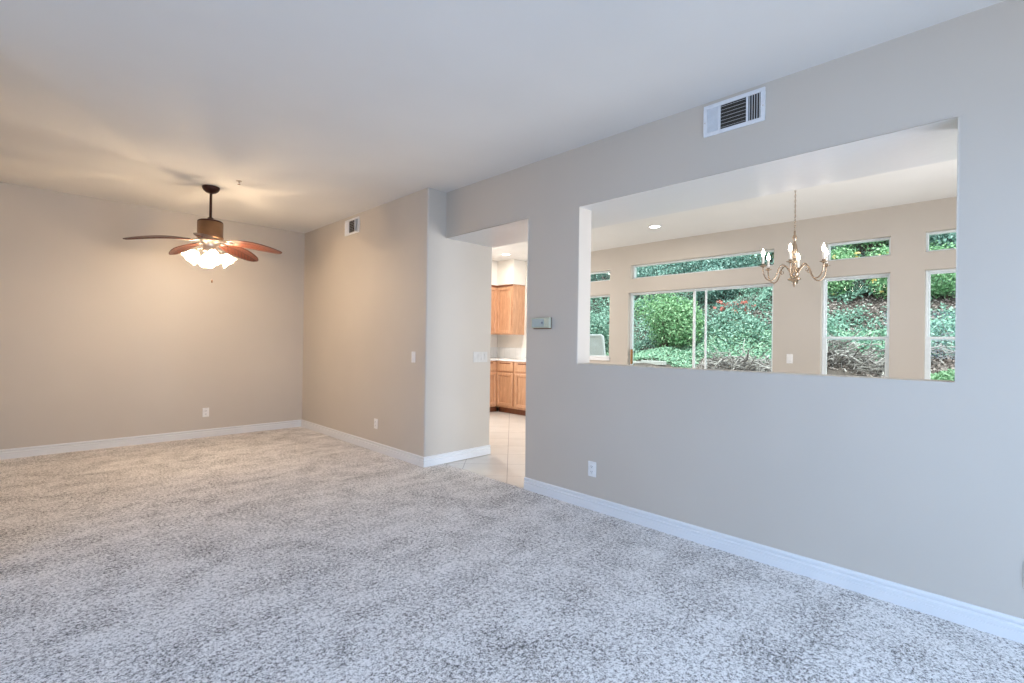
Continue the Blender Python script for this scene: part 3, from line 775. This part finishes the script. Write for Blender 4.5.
shrub(11.2, 4.15, (.28, .42, .22), 1800, .06, M['teal'], 'low shrub dotted with red blossoms behind the right door pane', 8, M['red'], 70)
shrub(11.85, 2.30, (.45, .52, .56), 4200, .08, M['bright'], 'yellow-flowered shrub at the upper left of the window beside the chandelier', 9, M['yellow'], 30)
shrub(11.85, 1.50, (.45, .45, .58), 4200, .08, M['bright'], 'yellow-flowered shrub at the upper right of the window beside the chandelier', 10, M['yellow'], 30)
shrub(11.4, .60, (.5, .40, .50), 4200, .08, M['bright'], 'leafy green shrub in the window at the right edge', 11)
shrub(13.2, 2.0, (.8, 1.0, .5), 4500, .09, M['bright'], 'green shrub tops filling the clerestory beside the chandelier', 12)
shrub(13.0, .55, (.8, .8, .5), 4500, .09, M['teal'], 'pale grey shrub in the clerestory at the right edge', 13)
shrub(12.4, 8.6, (.9, 1.1, .8), 6000, .09, M['teal'], 'dark green shrub behind the small clerestory at the left end', 14)
shrub(9.6, 6.9, (.6, .6, .62), 6500, .08, M['ivy'], 'green shrub outside the kitchen window behind the white patio chair', 15)
shrub(13.6, 6.0, (1.0, 1.4, .85), 6500, .10, M['bright'], 'green hilltop shrub behind the left half of the long clerestory', 16)
# dry branch heaps
def branch_pile(x0, y0, y1, h, n, label, seed, depth=.5):
    r = random.Random(seed); cy_ = (y0+y1)/2; z = gz(x0, cy_)
    bm = B()
    for k in range(n):
        y = r.uniform(y0, y1)-cy_; x = r.uniform(-depth/2, depth/2); zz = (gz(x0+x, y+cy_)-z)+r.random()**1.5*h
        L = r.uniform(.25, .75); a_ = r.uniform(0, PI); el = r.uniform(-.6, .8)
        d = Vector((math.cos(a_)*math.cos(el), math.sin(a_)*math.cos(el), math.sin(el)))
        p = Vector((x, y, zz)) - d*L/2; pts = [p]
        for s in range(4):
            d = (d + Vector((r.uniform(-.42, .42), r.uniform(-.42, .42), r.uniform(-.48, .32)))).normalized(); pts.append(pts[-1]+d*L/4)
        w_ = r.uniform(.005, .014); tube(bm, pts, [w_, w_*.9, w_*.75, w_*.55, w_*.3], 5)
        if r.random() < .6: tube(bm, [pts[2], pts[2]+Vector((r.uniform(-.1, .1), r.uniform(-.15, .15), r.uniform(-.15, .05)))], [w_*.6, w_*.25], 4)
    o = link('branch_pile', bm, M['twig'], None, True, (x0, cy_, z)); tag(o, label, 'branches', 'heaps of dry branches at the foot of the hill'); return o
branch_pile(9.42, .90, 2.15, .30, 340, 'tangled heap of grey dry branches below the window rail beside the chandelier', 21)
branch_pile(9.75, .15, .85, .16, 120, 'heap of grey dry branches behind the window at the right edge', 22)
branch_pile(9.15, 2.5, 4.0, .20, 260, 'low line of dry branches along the foot of the ivy behind the right door pane', 23)
# pale mowing kerb at the foot of the slope, seen behind the left door pane
bm = B()
for k in range(9):
    y = 3.7+.5*k; z = gz(9.05, y+.25)
    box(bm, 8.98, 9.14, y, y+.49, z-.05, z+.03, .006, 1)
tag(link('garden_kerb', bm, M['concrete']), 'pale concrete garden kerb at the foot of the slope behind the left door pane', 'kerb')
# white patio chair outside the kitchen window
pc = thing('patio_chair', 'white tapered-back patio chair outside the kitchen window at the left end of the pass-through', 'chair', (7.55, 5.42, -.115), 0)
def quad_bar(bm, p, q, wy, wx): 
    tube(bm, [p, q], wy, 8)
zt, zs = 1.545, .78
bm = B()
def trap(bm, z0, z1, h0, h1, x0, th):
    vs = []
    for x in (x0, x0+th):
        for (yy, zz_) in ((-h0, z0), (h0, z0), (h1, z1), (-h1, z1)):
            vs.append(bm.verts.new((x + .05*(zz_-zs), yy, zz_)))
    bm.faces.new(vs[:4][::-1]); bm.faces.new(vs[4:])
    for i in range(4): bm.faces.new((vs[i], vs[(i+1) % 4], vs[4+(i+1) % 4], vs[4+i]))
trap(bm, zs+.02, zt-.03, .31, .20, .020, .016); link('back_panel', bm, M['patio_white'], pc)
bm = B()
lx = lambda z_: .02+.05*(z_-zs)
pts = [(lx(zs), -.33, zs), (lx(1.2), -.265, 1.2), (lx(1.47), -.222, 1.47), (lx(1.525), -.208, 1.525), (lx(zt), -.185, zt), (lx(zt), .185, zt), (lx(1.525), .208, 1.525), (lx(1.47), .222, 1.47), (lx(1.2), .265, 1.2), (lx(zs), .33, zs)]
tube(bm, pts, .030, 10); link('back_frame', bm, M['patio_white'], pc, True)
bm = B(); box(bm, -.42, .04, -.30, .30, zs-.04, zs, .012, 3); link('seat', bm, M['patio_white'], pc)
for sx in (-.38, .02):
    for sy in (-.27, .27):
        bm = B(); tube(bm, [(sx, sy, zs-.03), (sx*1.08, sy*1.08, .0)], [.022, .018], 10); link('leg', bm, M['patio_white'], pc, True)
